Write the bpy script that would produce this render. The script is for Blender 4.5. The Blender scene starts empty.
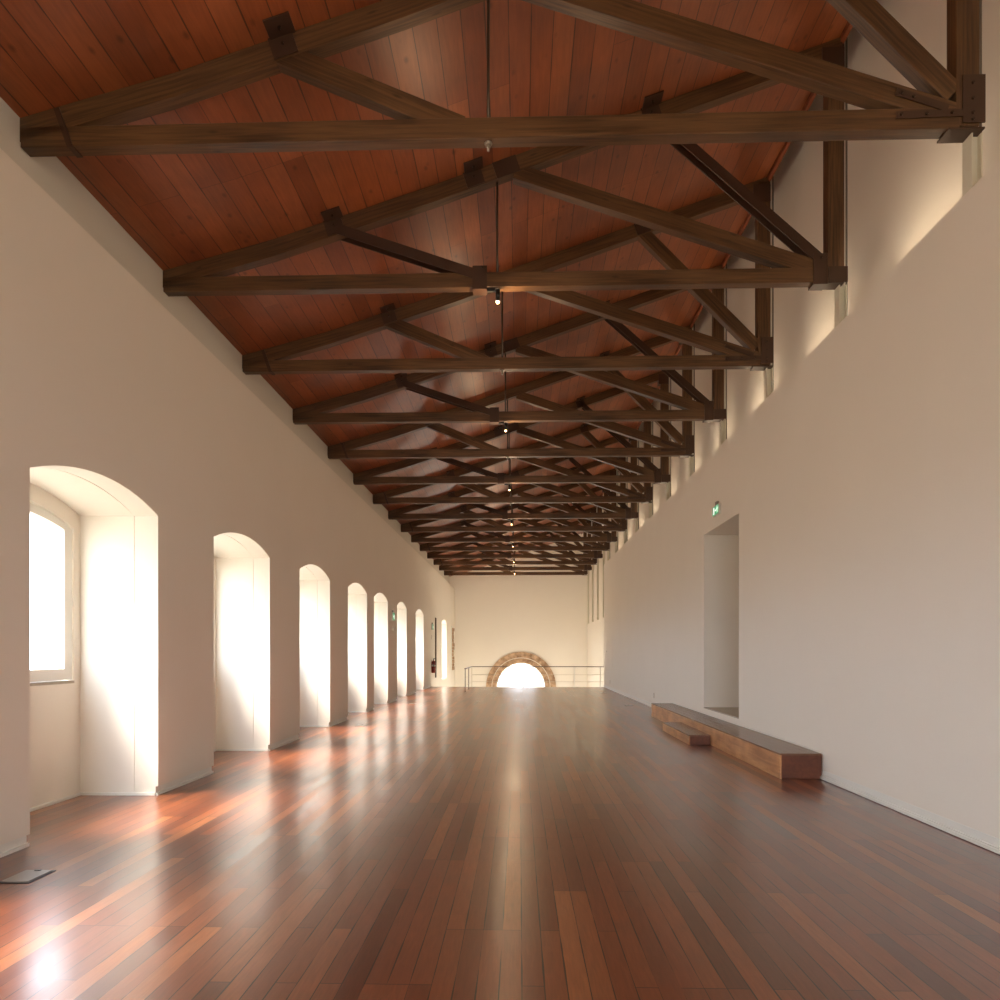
import bpy, bmesh, math, random
from mathutils import Vector, Matrix
random.seed(7)
S = bpy.context.scene
COL = S.collection

# ------------------------------------------------------------------ camera
FPX = 700.0
YAW = math.atan(19.5/FPX)
cd = bpy.data.cameras.new('camera'); cam = bpy.data.objects.new('camera', cd); COL.objects.link(cam)
cam.location = (0, 0, 1.6)
cam.rotation_euler = (math.radians(90), 0, YAW)
cd.sensor_width = 36; cd.lens = 36*FPX/1000.0
cd.shift_y = 0.1515
cd.clip_end = 300; cd.clip_start = .05
S.camera = cam

# ------------------------------------------------------------------ sky and exposure
W = bpy.data.worlds.new('sky'); S.world = W; W.use_nodes = True
nt = W.node_tree; bg = nt.nodes['Background']
tc = nt.nodes.new('ShaderNodeTexCoord'); sp = nt.nodes.new('ShaderNodeSeparateXYZ')
rp = nt.nodes.new('ShaderNodeValToRGB')
nt.links.new(tc.outputs['Generated'], sp.inputs[0]); nt.links.new(sp.outputs['Z'], rp.inputs[0])
mr = nt.nodes.new('ShaderNodeMapRange'); mr.inputs[1].default_value = -1; mr.inputs[2].default_value = 1
nt.links.new(sp.outputs['Z'], mr.inputs[0]); nt.links.new(mr.outputs[0], rp.inputs[0])
cr = rp.color_ramp
cr.elements[0].position = 0.46; cr.elements[0].color = (.20, .185, .155, 1)
cr.elements[1].position = 0.52; cr.elements[1].color = (.36, .385, .43, 1)
for ps_, c_ in ((.66, (.41, .45, .51, 1)), (.80, (.54, .61, .72, 1)), (1.0, (.58, .68, .83, 1))):
    e = cr.elements.new(ps_); e.color = c_
nt.links.new(rp.outputs[0], bg.inputs[0])
bm_ = nt.nodes.new('ShaderNodeMapRange'); bm_.interpolation_type = 'SMOOTHSTEP'      # sky brightened behind the hall's near end, to strengthen the added window
bm_.inputs[1].default_value = -.72; bm_.inputs[2].default_value = -.93; bm_.inputs[3].default_value = 8.0; bm_.inputs[4].default_value = 11.0
nt.links.new(sp.outputs['Y'], bm_.inputs[0]); nt.links.new(bm_.outputs[0], bg.inputs[1])
vs = S.view_settings
vs.view_transform = 'Standard'; vs.look = 'None'; vs.gamma = 1; vs.use_curve_mapping = False
vs.exposure = 1.45

SUN = bpy.data.lights.new('sun', 'SUN'); SUN.energy = 15.0; SUN.angle = math.radians(30); SUN.color = (1, .9, .76)
so = bpy.data.objects.new('sun', SUN); COL.objects.link(so)
so.rotation_euler = Vector((.58, .16, -.74)).to_track_quat('-Z', 'Y').to_euler()

# ------------------------------------------------------------------ dimensions
XL, XLU, XLN, XLO = -4.02, -4.36, -4.90, -5.05     # left: lower face, upper face, niche back, outside
XR, XRU = 3.80, 4.20
ZLEDGE = 5.5
YB, YF = -8.0, 43.5
YFLOOR = 31.7
ZLOW = -3.2
ROOF = [(-4.5, 6.222), (-3.0, 6.62), (-1.0, 7.26), (3.86, 8.93)]
def roof_z(x):
    for (a, za), (b, zb) in zip(ROOF, ROOF[1:]):
        if x <= b: return za+(zb-za)*(x-a)/(b-a)
    (a, za), (b, zb) = ROOF[-2:]
    return za+(zb-za)*(x-a)/(b-a)

# ------------------------------------------------------------------ materials
def mat(name):
    m = bpy.data.materials.new(name); m.use_nodes = True
    return m, m.node_tree, m.node_tree.nodes['Principled BSDF']
def N(t, typ, **k):
    n = t.nodes.new(typ)
    for a, b in k.items(): setattr(n, a, b)
    return n
def math_n(t, op, a, b=None, c=None):
    n = t.nodes.new('ShaderNodeMath'); n.operation = op
    for i, v in enumerate((a, b, c)):
        if v is None: continue
        if hasattr(v, 'links'): t.links.new(v, n.inputs[i])
        else: n.inputs[i].default_value = v
    return n.outputs[0]
def mixc(t, fac, a, b, typ='MIX'):
    n = t.nodes.new('ShaderNodeMix'); n.data_type = 'RGBA'; n.blend_type = typ
    for i, v in ((0, fac), (6, a), (7, b)):
        if hasattr(v, 'links'): t.links.new(v, n.inputs[i])
        else: n.inputs[i].default_value = v
    return n.outputs[2]
def lin(r, g, b):
    f = lambda c: (c/255/12.92) if c/255 <= .04045 else ((c/255+.055)/1.055)**2.4
    return (f(r), f(g), f(b), 1)
def bump(t, b, h, strength, dist=.01):
    n = t.nodes.new('ShaderNodeBump'); n.inputs['Strength'].default_value = strength; n.inputs['Distance'].default_value = dist
    t.links.new(h, n.inputs['Height']); t.links.new(n.outputs[0], b.inputs['Normal'])

def plain(name, c, rough=.5, metal=0.0, vary=.06):
    m, t, b = mat(name)
    o = N(t, 'ShaderNodeTexCoord'); n = N(t, 'ShaderNodeTexNoise'); n.inputs['Scale'].default_value = 9
    t.links.new(o.outputs['Object'], n.inputs['Vector'])
    v = math_n(t, 'MULTIPLY_ADD', n.outputs[0], 2*vary, 1-vary)
    t.links.new(mixc(t, 1.0, c, v, 'MULTIPLY'), b.inputs['Base Color'])
    b.inputs['Roughness'].default_value = rough; b.inputs['Metallic'].default_value = metal
    return m

def plaster(name, c, rough=.75):
    m, t, b = mat(name)
    o = N(t, 'ShaderNodeTexCoord')
    n = N(t, 'ShaderNodeTexNoise'); n.inputs['Scale'].default_value = .8; n.inputs['Detail'].default_value = 3
    t.links.new(o.outputs['Object'], n.inputs['Vector'])
    n2 = N(t, 'ShaderNodeTexNoise'); n2.inputs['Scale'].default_value = 90; n2.inputs['Detail'].default_value = 2
    t.links.new(o.outputs['Object'], n2.inputs['Vector'])
    v = math_n(t, 'MULTIPLY_ADD', n.outputs[0], .05, .975)
    t.links.new(mixc(t, 1.0, c, v, 'MULTIPLY'), b.inputs['Base Color'])
    b.inputs['Roughness'].default_value = rough
    bump(t, b, n2.outputs[0], .06, .004)
    return m
M = {}
M['plaster'] = plaster('cream_plaster', (.86, .80, .70, 1))
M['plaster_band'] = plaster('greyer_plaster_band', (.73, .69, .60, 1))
M['white'] = plain('white_paint', (.83, .81, .74, 1), .45, vary=.02)
M['cream_steel'] = plain('cream_painted_steel', (.74, .70, .56, 1), .4, vary=.03)
M['steel'] = plain('brown_painted_steel', lin(72, 50, 36), .38, .15)
M['bolt'] = plain('bolt_steel', lin(60, 44, 34), .35, .5)
M['zinc'] = plain('zinc_steel', lin(190, 185, 175), .3, .9)
M['rod'] = plain('tie_rod_steel', lin(90, 78, 66), .4, .6)
M['conduit'] = plain('grey_conduit', lin(120, 112, 100), .5)
M['rail_dark'] = plain('dark_rail_paint', lin(80, 58, 46), .4, .2)
M['cable'] = plain('rail_cable', lin(200, 188, 168), .35, .4)
M['dark'] = plain('dark_strip', lin(92, 74, 56), .7)
M['black'] = plain('black_plastic', lin(30, 28, 26), .4)
M['red'] = plain('extinguisher_red', lin(150, 42, 28), .3)
M['grey_plate'] = plain('grey_cover_plate', lin(140, 132, 124), .4, .4)
M['threshold'] = plain('threshold_stone', lin(176, 164, 144), .5, vary=.2)
M['sign_body'] = plain('sign_housing', lin(225, 222, 210), .4)

def timber(name, c1, c2, rough=.45, knots=True):
    m, t, b = mat(name)
    uv = N(t, 'ShaderNodeUVMap'); uv.uv_map = 'UVMap'
    mp = N(t, 'ShaderNodeMapping'); mp.inputs['Scale'].default_value = (1.2, 26, 1)
    t.links.new(uv.outputs[0], mp.inputs[0])
    n = N(t, 'ShaderNodeTexNoise'); n.inputs['Scale'].default_value = 1.6; n.inputs['Detail'].default_value = 6; n.inputs['Distortion'].default_value = .5
    t.links.new(mp.outputs[0], n.inputs['Vector'])
    mp2 = N(t, 'ShaderNodeMapping'); mp2.inputs['Scale'].default_value = (.9, 5, 1)
    t.links.new(uv.outputs[0], mp2.inputs[0])
    n2 = N(t, 'ShaderNodeTexNoise'); n2.inputs['Scale'].default_value = 1.1; n2.inputs['Detail'].default_value = 2
    t.links.new(mp2.outputs[0], n2.inputs['Vector'])
    f = math_n(t, 'ADD', math_n(t, 'MULTIPLY', n.outputs[0], .6), math_n(t, 'MULTIPLY', n2.outputs[0], .5))
    r = N(t, 'ShaderNodeMapRange'); r.inputs[1].default_value = .38; r.inputs[2].default_value = .72
    t.links.new(f, r.inputs[0])
    c = mixc(t, r.outputs[0], c1, c2)
    vo = N(t, 'ShaderNodeTexVoronoi'); vo.inputs['Scale'].default_value = 1
    mp3 = N(t, 'ShaderNodeMapping'); mp3.inputs['Scale'].default_value = (2.1, 7, 1)
    t.links.new(uv.outputs[0], mp3.inputs[0]); t.links.new(mp3.outputs[0], vo.inputs['Vector'])
    k = N(t, 'ShaderNodeMapRange'); k.inputs[1].default_value = .03; k.inputs[2].default_value = .13; k.inputs[3].default_value = .45; k.inputs[4].default_value = 1.0
    t.links.new(vo.outputs['Distance'], k.inputs[0])
    c = mixc(t, 1.0, c, k.outputs[0], 'MULTIPLY')
    t.links.new(c, b.inputs['Base Color'])
    rr = math_n(t, 'MULTIPLY_ADD', n2.outputs[0], .2, rough-.1)
    t.links.new(rr, b.inputs['Roughness'])
    bump(t, b, n.outputs[0], .15, .004)
    return m
M['truss'] = timber('dark_stained_timber', lin(62, 41, 23), lin(114, 81, 49), .42)
M['trim_wood'] = timber('red_stained_trim', lin(108, 52, 28), lin(158, 86, 50), .4)

SG = (4.6, -1.35)
def boards(name, width, length, c_list, seam_w, rough, rnd, seam_dark=.25, quant=1.0, jit=0.0, spec=.5, grain=(14, .7), end_w=None, knots=False, rough_var=.12, coat=0.0, blotch=.5):
    """planks running along V (uv.y); width along U"""
    m, t, b = mat(name)
    uv = N(t, 'ShaderNodeUVMap'); uv.uv_map = 'UVMap'
    s = N(t, 'ShaderNodeSeparateXYZ'); t.links.new(uv.outputs[0], s.inputs[0])
    u = math_n(t, 'DIVIDE', s.outputs[0], width)
    col = math_n(t, 'FLOOR', u); fu = math_n(t, 'FRACT', u)
    wn = N(t, 'ShaderNodeTexWhiteNoise', noise_dimensions='1D'); t.links.new(col, wn.inputs['W'])
    off = math_n(t, 'MULTIPLY', math_n(t, 'FLOOR', math_n(t, 'MULTIPLY', wn.outputs[0], rnd)), 1.0/rnd)
    v = math_n(t, 'ADD', math_n(t, 'DIVIDE', s.outputs[1], length), off)
    row = math_n(t, 'FLOOR', v); fv = math_n(t, 'FRACT', v)
    cb = N(t, 'ShaderNodeCombineXYZ'); t.links.new(col, cb.inputs[0]); t.links.new(row, cb.inputs[1])
    w2 = N(t, 'ShaderNodeTexWhiteNoise', noise_dimensions='2D'); t.links.new(cb.outputs[0], w2.inputs['Vector'])
    ramp = N(t, 'ShaderNodeValToRGB'); e = ramp.color_ramp.elements
    e[0].color = c_list[0]; e[1].color = c_list[-1]
    for i, c in enumerate(c_list[1:-1]):
        x = e.new((i+1)/(len(c_list)-1)); x.color = c
    t.links.new(w2.outputs['Value'], ramp.inputs[0])
    # grain
    cb2 = N(t, 'ShaderNodeCombineXYZ')
    t.links.new(math_n(t, 'MULTIPLY', s.outputs[0], grain[0]), cb2.inputs[0])
    t.links.new(math_n(t, 'ADD', math_n(t, 'MULTIPLY', s.outputs[1], grain[1]), math_n(t, 'MULTIPLY', w2.outputs['Value'], 37)), cb2.inputs[1])
    g = N(t, 'ShaderNodeTexNoise'); g.inputs['Scale'].default_value = 3; g.inputs['Detail'].default_value = 5; g.inputs['Distortion'].default_value = .8
    t.links.new(cb2.outputs[0], g.inputs['Vector'])
    gv = math_n(t, 'MULTIPLY_ADD', g.outputs[0], .7, .65)
    c = mixc(t, 1.0, ramp.outputs[0], gv, 'MULTIPLY')
    # blotches of the stain
    bl = N(t, 'ShaderNodeTexNoise'); bl.inputs['Scale'].default_value = 1.3; bl.inputs['Detail'].default_value = 3
    t.links.new(uv.outputs[0], bl.inputs['Vector'])
    c = mixc(t, 1.0, c, math_n(t, 'MULTIPLY_ADD', bl.outputs[0], blotch, 1-blotch/2), 'MULTIPLY')
    if knots:
        cb3 = N(t, 'ShaderNodeCombineXYZ'); t.links.new(math_n(t, 'MULTIPLY', s.outputs[0], 5), cb3.inputs[0]); t.links.new(math_n(t, 'MULTIPLY', s.outputs[1], 3), cb3.inputs[1])
        vo = N(t, 'ShaderNodeTexVoronoi'); vo.inputs['Scale'].default_value = 1; t.links.new(cb3.outputs[0], vo.inputs['Vector'])
        k = N(t, 'ShaderNodeMapRange'); k.inputs[1].default_value = .04; k.inputs[2].default_value = .16; k.inputs[3].default_value = .5; k.inputs[4].default_value = 1.0
        t.links.new(vo.outputs['Distance'], k.inputs[0]); c = mixc(t, 1.0, c, k.outputs[0], 'MULTIPLY')
    # seams
    d = math_n(t, 'MINIMUM', fu, math_n(t, 'SUBTRACT', 1.0, fu))
    sn = N(t, 'ShaderNodeTexNoise'); sn.inputs['Scale'].default_value = 2.2; t.links.new(uv.outputs[0], sn.inputs['Vector'])
    sw = math_n(t, 'MULTIPLY', math_n(t, 'MULTIPLY_ADD', sn.outputs[0], SG[0], SG[1]), seam_w/width/2)
    seam = math_n(t, 'LESS_THAN', d, sw)
    dv = math_n(t, 'MINIMUM', fv, math_n(t, 'SUBTRACT', 1.0, fv))
    seam2 = math_n(t, 'LESS_THAN', dv, (end_w or seam_w)/length/2)
    sm = math_n(t, 'MAXIMUM', seam, seam2)
    c = mixc(t, sm, c, mixc(t, 1.0, c, (seam_dark, seam_dark, seam_dark, 1), 'MULTIPLY'))
    t.links.new(c, b.inputs['Base Color'])
    rv = math_n(t, 'ADD', math_n(t, 'MULTIPLY_ADD', bl.outputs[0], rough_var, rough-rough_var/2), math_n(t, 'MULTIPLY', w2.outputs['Value'], rough_var*.5))
    t.links.new(rv, b.inputs['Roughness'])
    b.inputs['Specular IOR Level'].default_value = spec
    if coat:
        t.links.new(math_n(t, 'MAXIMUM', rv, .29), b.inputs['Roughness'])
        b.inputs['Coat Weight'].default_value = coat; b.inputs['Coat IOR'].default_value = 1.5
        t.links.new(math_n(t, 'MINIMUM', math_n(t, 'SUBTRACT', rv, .13), .262), b.inputs['Coat Roughness'])
    bump(t, b, g.outputs[0], .08, .002)
    return m
M['floor'] = boards('jatoba_floorboards', .108, 2.01,
    [lin(84, 38, 18), lin(102, 49, 24), lin(118, 60, 31), lin(94, 43, 21), lin(130, 70, 37), lin(108, 53, 27), lin(148, 88, 50)],
    .0055, .34, 3, seam_dark=.10, end_w=.005, grain=(22, 1.6), rough_var=.12, spec=.35, coat=1.0)
SG = (3.0, -.5)
M['ceil'] = boards('red_stained_boarding', .23, 4.9,
    [lin(128, 66, 33), lin(148, 80, 42), lin(134, 70, 36), lin(158, 90, 50), lin(140, 74, 39)],
    .010, .36, 2, seam_dark=.25, end_w=.004, grain=(10, .9), blotch=1.1, knots=True, spec=.85)

def oak(name, c1, c2, rough):
    m, t, b = mat(name)
    o = N(t, 'ShaderNodeTexCoord'); mp = N(t, 'ShaderNodeMapping'); mp.inputs['Scale'].default_value = (9, .8, 9)
    t.links.new(o.outputs['Object'], mp.inputs[0])
    n = N(t, 'ShaderNodeTexNoise'); n.inputs['Scale'].default_value = 2; n.inputs['Detail'].default_value = 5; n.inputs['Distortion'].default_value = .7
    t.links.new(mp.outputs[0], n.inputs['Vector'])
    n2 = N(t, 'ShaderNodeTexNoise'); n2.inputs['Scale'].default_value = 3.2; n2.inputs['Detail'].default_value = 3
    t.links.new(o.outputs['Object'], n2.inputs['Vector'])
    f = math_n(t, 'ADD', math_n(t, 'MULTIPLY', n.outputs[0], .6), math_n(t, 'MULTIPLY', n2.outputs[0], .6))
    r = N(t, 'ShaderNodeMapRange'); r.inputs[1].default_value = .42; r.inputs[2].default_value = .78; t.links.new(f, r.inputs[0])
    t.links.new(mixc(t, r.outputs[0], c1, c2), b.inputs['Base Color']); b.inputs['Roughness'].default_value = rough
    return m
M['bench_side'] = oak('bench_plywood_side', lin(150, 98, 60), lin(204, 150, 102), .35)
M['bench_end'] = oak('bench_end_grain', lin(84, 42, 24), lin(116, 62, 36), .4)
M['bench_top'] = oak('bench_top_boards', lin(108, 78, 60), lin(140, 106, 84), .25)

def stone():
    m, t, b = mat('arch_stone')
    o = N(t, 'ShaderNodeTexCoord')
    n = N(t, 'ShaderNodeTexNoise'); n.inputs['Scale'].default_value = 3.5; n.inputs['Detail'].default_value = 8
    t.links.new(o.outputs['Object'], n.inputs['Vector'])
    r = N(t, 'ShaderNodeMapRange'); r.inputs[1].default_value = .35; r.inputs[2].default_value = .65; t.links.new(n.outputs[0], r.inputs[0])
    t.links.new(mixc(t, r.outputs[0], lin(140, 108, 80), lin(208, 176, 144)), b.inputs['Base Color'])
    b.inputs['Roughness'].default_value = .85; bump(t, b, n.outputs[0], .5, .02)
    return m
M['stone'] = stone()

def glass():
    m, t, b = mat('window_glass'); t.nodes.remove(b)
    out = [n for n in t.nodes if n.type == 'OUTPUT_MATERIAL'][0]
    tr = N(t, 'ShaderNodeBsdfTransparent'); gl = N(t, 'ShaderNodeBsdfGlossy'); gl.inputs['Roughness'].default_value = .05
    tr.inputs[0].default_value = (.97, .98, .97, 1)
    mx = N(t, 'ShaderNodeMixShader'); mx.inputs[0].default_value = .06; t.links.new(tr.outputs[0], mx.inputs[1]); t.links.new(gl.outputs[0], mx.inputs[2])
    t.links.new(mx.outputs[0], out.inputs[0])
    return m
M['glass'] = glass()
def emit(name, c, s):
    m, t, b = mat(name)
    b.inputs['Base Color'].default_value = c; b.inputs['Emission Color'].default_value = c; b.inputs['Emission Strength'].default_value = s
    return m
M['bulb'] = emit('warm_bulb', (1, .55, .2, 1), 9)
M['fill_diffuser'] = emit('fill_diffuser', (1, .8, .56, 1), 3)
M['sign_green'] = emit('exit_sign_green', lin(70, 160, 110), .25)
M['sign_white'] = emit('exit_sign_white', (.9, 1, .93, 1), .35)

# ------------------------------------------------------------------ mesh builder
class MB:
    def __init__(s):
        s.bm = bmesh.new(); s.uv = s.bm.loops.layers.uv.new('UVMap')
    def face(s, pts, uvs=None, mi=0):
        vsx = [s.bm.verts.new(p) for p in pts]
        f = s.bm.faces.new(vsx); f.material_index = mi
        if uvs:
            for l, u in zip(f.loops, uvs): l[s.uv].uv = u
        else:
            for l in f.loops: l[s.uv].uv = (l.vert.co.y, l.vert.co.z+l.vert.co.x)
        return f
    def box(s, a, b, mi=0, axis=None):
        x0, y0, z0 = [min(p, q) for p, q in zip(a, b)]; x1, y1, z1 = [max(p, q) for p, q in zip(a, b)]
        d = (x1-x0, y1-y0, z1-z0)
        ax = d.index(max(d)) if axis is None else axis
        P = [Vector((x, y, z)) for z in (z0, z1) for y in (y0, y1) for x in (x0, x1)]
        V = [s.bm.verts.new(p) for p in P]
        F = [(0, 2, 3, 1), (4, 5, 7, 6), (0, 1, 5, 4), (2, 6, 7, 3), (0, 4, 6, 2), (1, 3, 7, 5)]
        r = random.random()*20
        for q in F:
            f = s.bm.faces.new([V[i] for i in q]); f.material_index = mi
            for l in f.loops:
                c = l.vert.co; o = [c[i] for i in range(3) if i != ax]
                l[s.uv].uv = (c[ax]+r, o[0]+o[1])
    def bar(s, p, q, h, y0, y1, mi=0):
        """timber in the XZ plane from p to q, depth h in plane, y0..y1"""
        p = Vector(p); q = Vector(q); d = (q-p); L = d.length; d /= L; n = Vector((-d.y, d.x))*(h/2)
        c = [p-n, q-n, q+n, p+n]
        V = [s.bm.verts.new((v.x, y, v.y)) for y in (y0, y1) for v in c]
        r = random.random()*20; w = y1-y0
        uvp = [(0, 0), (L, 0), (L, h), (0, h)]
        def F(idx, uvs):
            f = s.bm.faces.new([V[i] for i in idx]); f.material_index = mi
            for l, u in zip(f.loops, uvs): l[s.uv].uv = (u[0]+r, u[1]+r)
        F((0, 1, 2, 3), uvp); F((7, 6, 5, 4), [uvp[3], uvp[2], uvp[1], uvp[0]])
        F((0, 4, 5, 1), [(0, 0), (0, -w), (L, -w), (L, 0)]); F((3, 2, 6, 7), [(0, h), (L, h), (L, h+w), (0, h+w)])
        F((0, 3, 7, 4), [(0, 0), (0, h), (w, h), (w, 0)]); F((1, 5, 6, 2), [(0, 0), (w, 0), (w, h), (0, h)])
    def cyl(s, a, b, r, n=10, r2=None, mi=0, smooth=True):
        a = Vector(a); b = Vector(b); d = (b-a).normalized(); r2 = r if r2 is None else r2
        u = d.orthogonal().normalized(); v = d.cross(u)
        A = []; B = []
        for i in range(n):
            t = 2*math.pi*i/n; o = u*math.cos(t)+v*math.sin(t)
            A.append(s.bm.verts.new(a+o*r)); B.append(s.bm.verts.new(b+o*r2))
        for i in range(n):
            f = s.bm.faces.new((A[i], A[(i+1) % n], B[(i+1) % n], B[i])); f.material_index = mi; f.smooth = smooth
        s.bm.faces.new(A[::-1]).material_index = mi; s.bm.faces.new(B).material_index = mi
    def bevel(s, w=.006):
        bmesh.ops.bevel(s.bm, geom=list(s.bm.edges), offset=w, segments=1, affect='EDGES', profile=.5)
        return s
    def build(s, name, mats, parent=None, loc=None):
        me = bpy.data.meshes.new(name)
        bmesh.ops.recalc_face_normals(s.bm, faces=list(s.bm.faces)) if not getattr(s, 'keep', False) else None
        s.bm.to_mesh(me); s.bm.free()
        for m in (mats if isinstance(mats, (list, tuple)) else [mats]): me.materials.append(m)
        o = bpy.data.objects.new(name, me); COL.objects.link(o)
        if parent: o.parent = parent
        if loc: o.location = loc
        return o
def tag(o, label=None, cat=None, group=None, kind=None):
    if label: o['label'] = label
    if cat: o['category'] = cat
    if group: o['group'] = group
    if kind: o['kind'] = kind
    return o
def empty(name, loc, label, cat, group=None):
    o = bpy.data.objects.new(name, None); COL.objects.link(o); o.location = loc; o.empty_display_size = .1
    return tag(o, label, cat, group)
def copy_tree(o, parent=None):
    c = o.copy(); COL.objects.link(c)
    if parent: c.parent = parent
    for ch in list(o.children): copy_tree(ch, c)
    return c

def arc(y0, y1, zs, za, n=14):
    """segmental arch from (y0,zs) over apex za to (y1,zs)"""
    a = (y1-y0)/2; h = za-zs; R = (a*a+h*h)/(2*h); cy = (y0+y1)/2; cz = za-R; t = math.asin(a/R)
    return [(cy+R*math.sin(-t+2*t*i/n), cz+R*math.cos(-t+2*t*i/n)) for i in range(n+1)]

# ------------------------------------------------------------------ left wall with its niches
win = [(-6.55, -4.50), (-3.0, -.95), (.55, 2.60), (2.10+.0, 4.13)]
win = [(-5.02, -2.97), (-1.45, .58), (2.08, 4.12), (5.64, 7.68), (9.10, 11.17), (12.70, 14.75), (16.31, 18.35),
       (19.25, 21.30), (22.90, 24.85), (27.05, 29.30), (36.1, 38.6)]
ZS, ZA = 3.11, 3.30
def wspec(i): return (.14, .14) if i == 10 else (0.0, 0.0)
wl = MB()
def q(p): wl.face(p)
PL = .10
edges = [YB] + [v for w in win for v in w] + [YF]
for a, b in zip(edges[0::2], edges[1::2]):          # piers
    zb = PL if a < 32 else ZLOW
    if a < 32 and b > 32:
        q([(XL, a, PL), (XL, YFLOOR, PL), (XL, YFLOOR, ZLEDGE), (XL, a, ZLEDGE)])
        q([(XL, YFLOOR, ZLOW), (XL, b, ZLOW), (XL, b, ZLEDGE), (XL, YFLOOR, ZLEDGE)])
        b = YFLOOR
    else:
        q([(XL, a, zb), (XL, b, zb), (XL, b, ZLEDGE), (XL, a, ZLEDGE)])
    if zb == PL:
        q([(XL, a, PL), (XL, b, PL), (XL-.035, b, PL), (XL-.035, a, PL)])
        q([(XL-.035, a, 0), (XL-.035, b, 0), (XL-.035, b, PL), (XL-.035, a, PL)])
for i, (a, b) in enumerate(win):
    z0 = .15 if i == 10 else 0.0
    A = arc(a, b, ZS, ZA)
    for (p, r) in zip(A, A[1:]):
        q([(XL, p[0], p[1]), (XL, r[0], r[1]), (XL, r[0], ZLEDGE), (XL, p[0], ZLEDGE)])
    if i == 10: q([(XL, a, ZLOW), (XL, b, ZLOW), (XL, b, z0), (XL, a, z0)]); q([(XL, a, z0), (XL, b, z0), (XLN, b, z0), (XLN, a, z0)])
    # reveals of the niche, with the fine joint a quarter metre in
    XJ = XL-.265
    for x0, x1, o in ((XL, XJ+.006, 0), (XJ+.006, XJ-.006, .008), (XJ-.006, XLN, 0)):
        for y, sg in ((a, -1), (b, 1)):
            yy = y+sg*o
            if x0 == XL and z0 == 0:
                q([(x0, yy, PL), (x1, yy, PL), (x1, yy, ZS), (x0, yy, ZS)])
                q([(x0-.035, yy, 0), (x1, yy, 0), (x1, yy, PL), (x0-.035, yy, PL)])
            else:
                q([(x0, yy, z0), (x1, yy, z0), (x1, yy, ZS), (x0, yy, ZS)])
        B = arc(a-o, b+o, ZS, ZA+o)
        for p, r in zip(B, B[1:]): q([(x0, *p), (x0, *r), (x1, *r), (x1, *p)])
    for x in (XJ+.006, XJ-.006):
        for y, sg in ((a, -1), (b, 1)): q([(x, y, z0), (x, y+sg*.008, z0), (x, y+sg*.008, ZS), (x, y, ZS)])
        B = arc(a-.008, b+.008, ZS, ZA+.008)
        for p, r, p2, r2 in zip(A, A[1:], B, B[1:]): q([(x, *p), (x, *r), (x, *r2), (x, *p2)])
    # niche back with the window hole
    wa, wb, ws, wt, w0 = a+.11, b-.11, 2.95, 3.125, 1.28
    B = arc(wa, wb, ws, wt)
    for p, r, p2, r2 in zip(A, A[1:], B, B[1:]): q([(XLN, *p), (XLN, *r), (XLN, *r2), (XLN, *p2)])
    q([(XLN, a, z0), (XLN, b, z0), (XLN, b, w0), (XLN, a, w0)])
    q([(XLN, a, w0), (XLN, wa, w0), (XLN, wa, ws), (XLN, a, ZS)])
    q([(XLN, wb, w0), (XLN, b, w0), (XLN, b, ZS), (XLN, wb, ws)])
    for p, r in zip(B, B[1:]): q([(XLN, *p), (XLN, *r), (XLO, *r), (XLO, *p)])
    q([(XLN, wa, w0), (XLN, wa, ws), (XLO, wa, ws), (XLO, wa, w0)]); q([(XLN, wb, w0), (XLN, wb, ws), (XLO, wb, ws), (XLO, wb, w0)])
    q([(XLN, wa, w0), (XLN, wb, w0), (XLO, wb, w0), (XLO, wa, w0)])
q([(XL, YFLOOR, -.01), (XL-.036, YFLOOR, -.01), (XL-.036, YFLOOR, PL), (XL, YFLOOR, PL)])
q([(XL, YB, ZLEDGE), (XL, YF, ZLEDGE), (XLU, YF, ZLEDGE), (XLU, YB, ZLEDGE)])
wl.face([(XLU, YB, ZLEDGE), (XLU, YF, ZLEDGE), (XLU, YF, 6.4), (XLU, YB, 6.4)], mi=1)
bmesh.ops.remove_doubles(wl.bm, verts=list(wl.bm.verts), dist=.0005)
wl = wl.build('wall_left', [M['plaster'], M['plaster_band']]); tag(wl, kind='structure')

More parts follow.
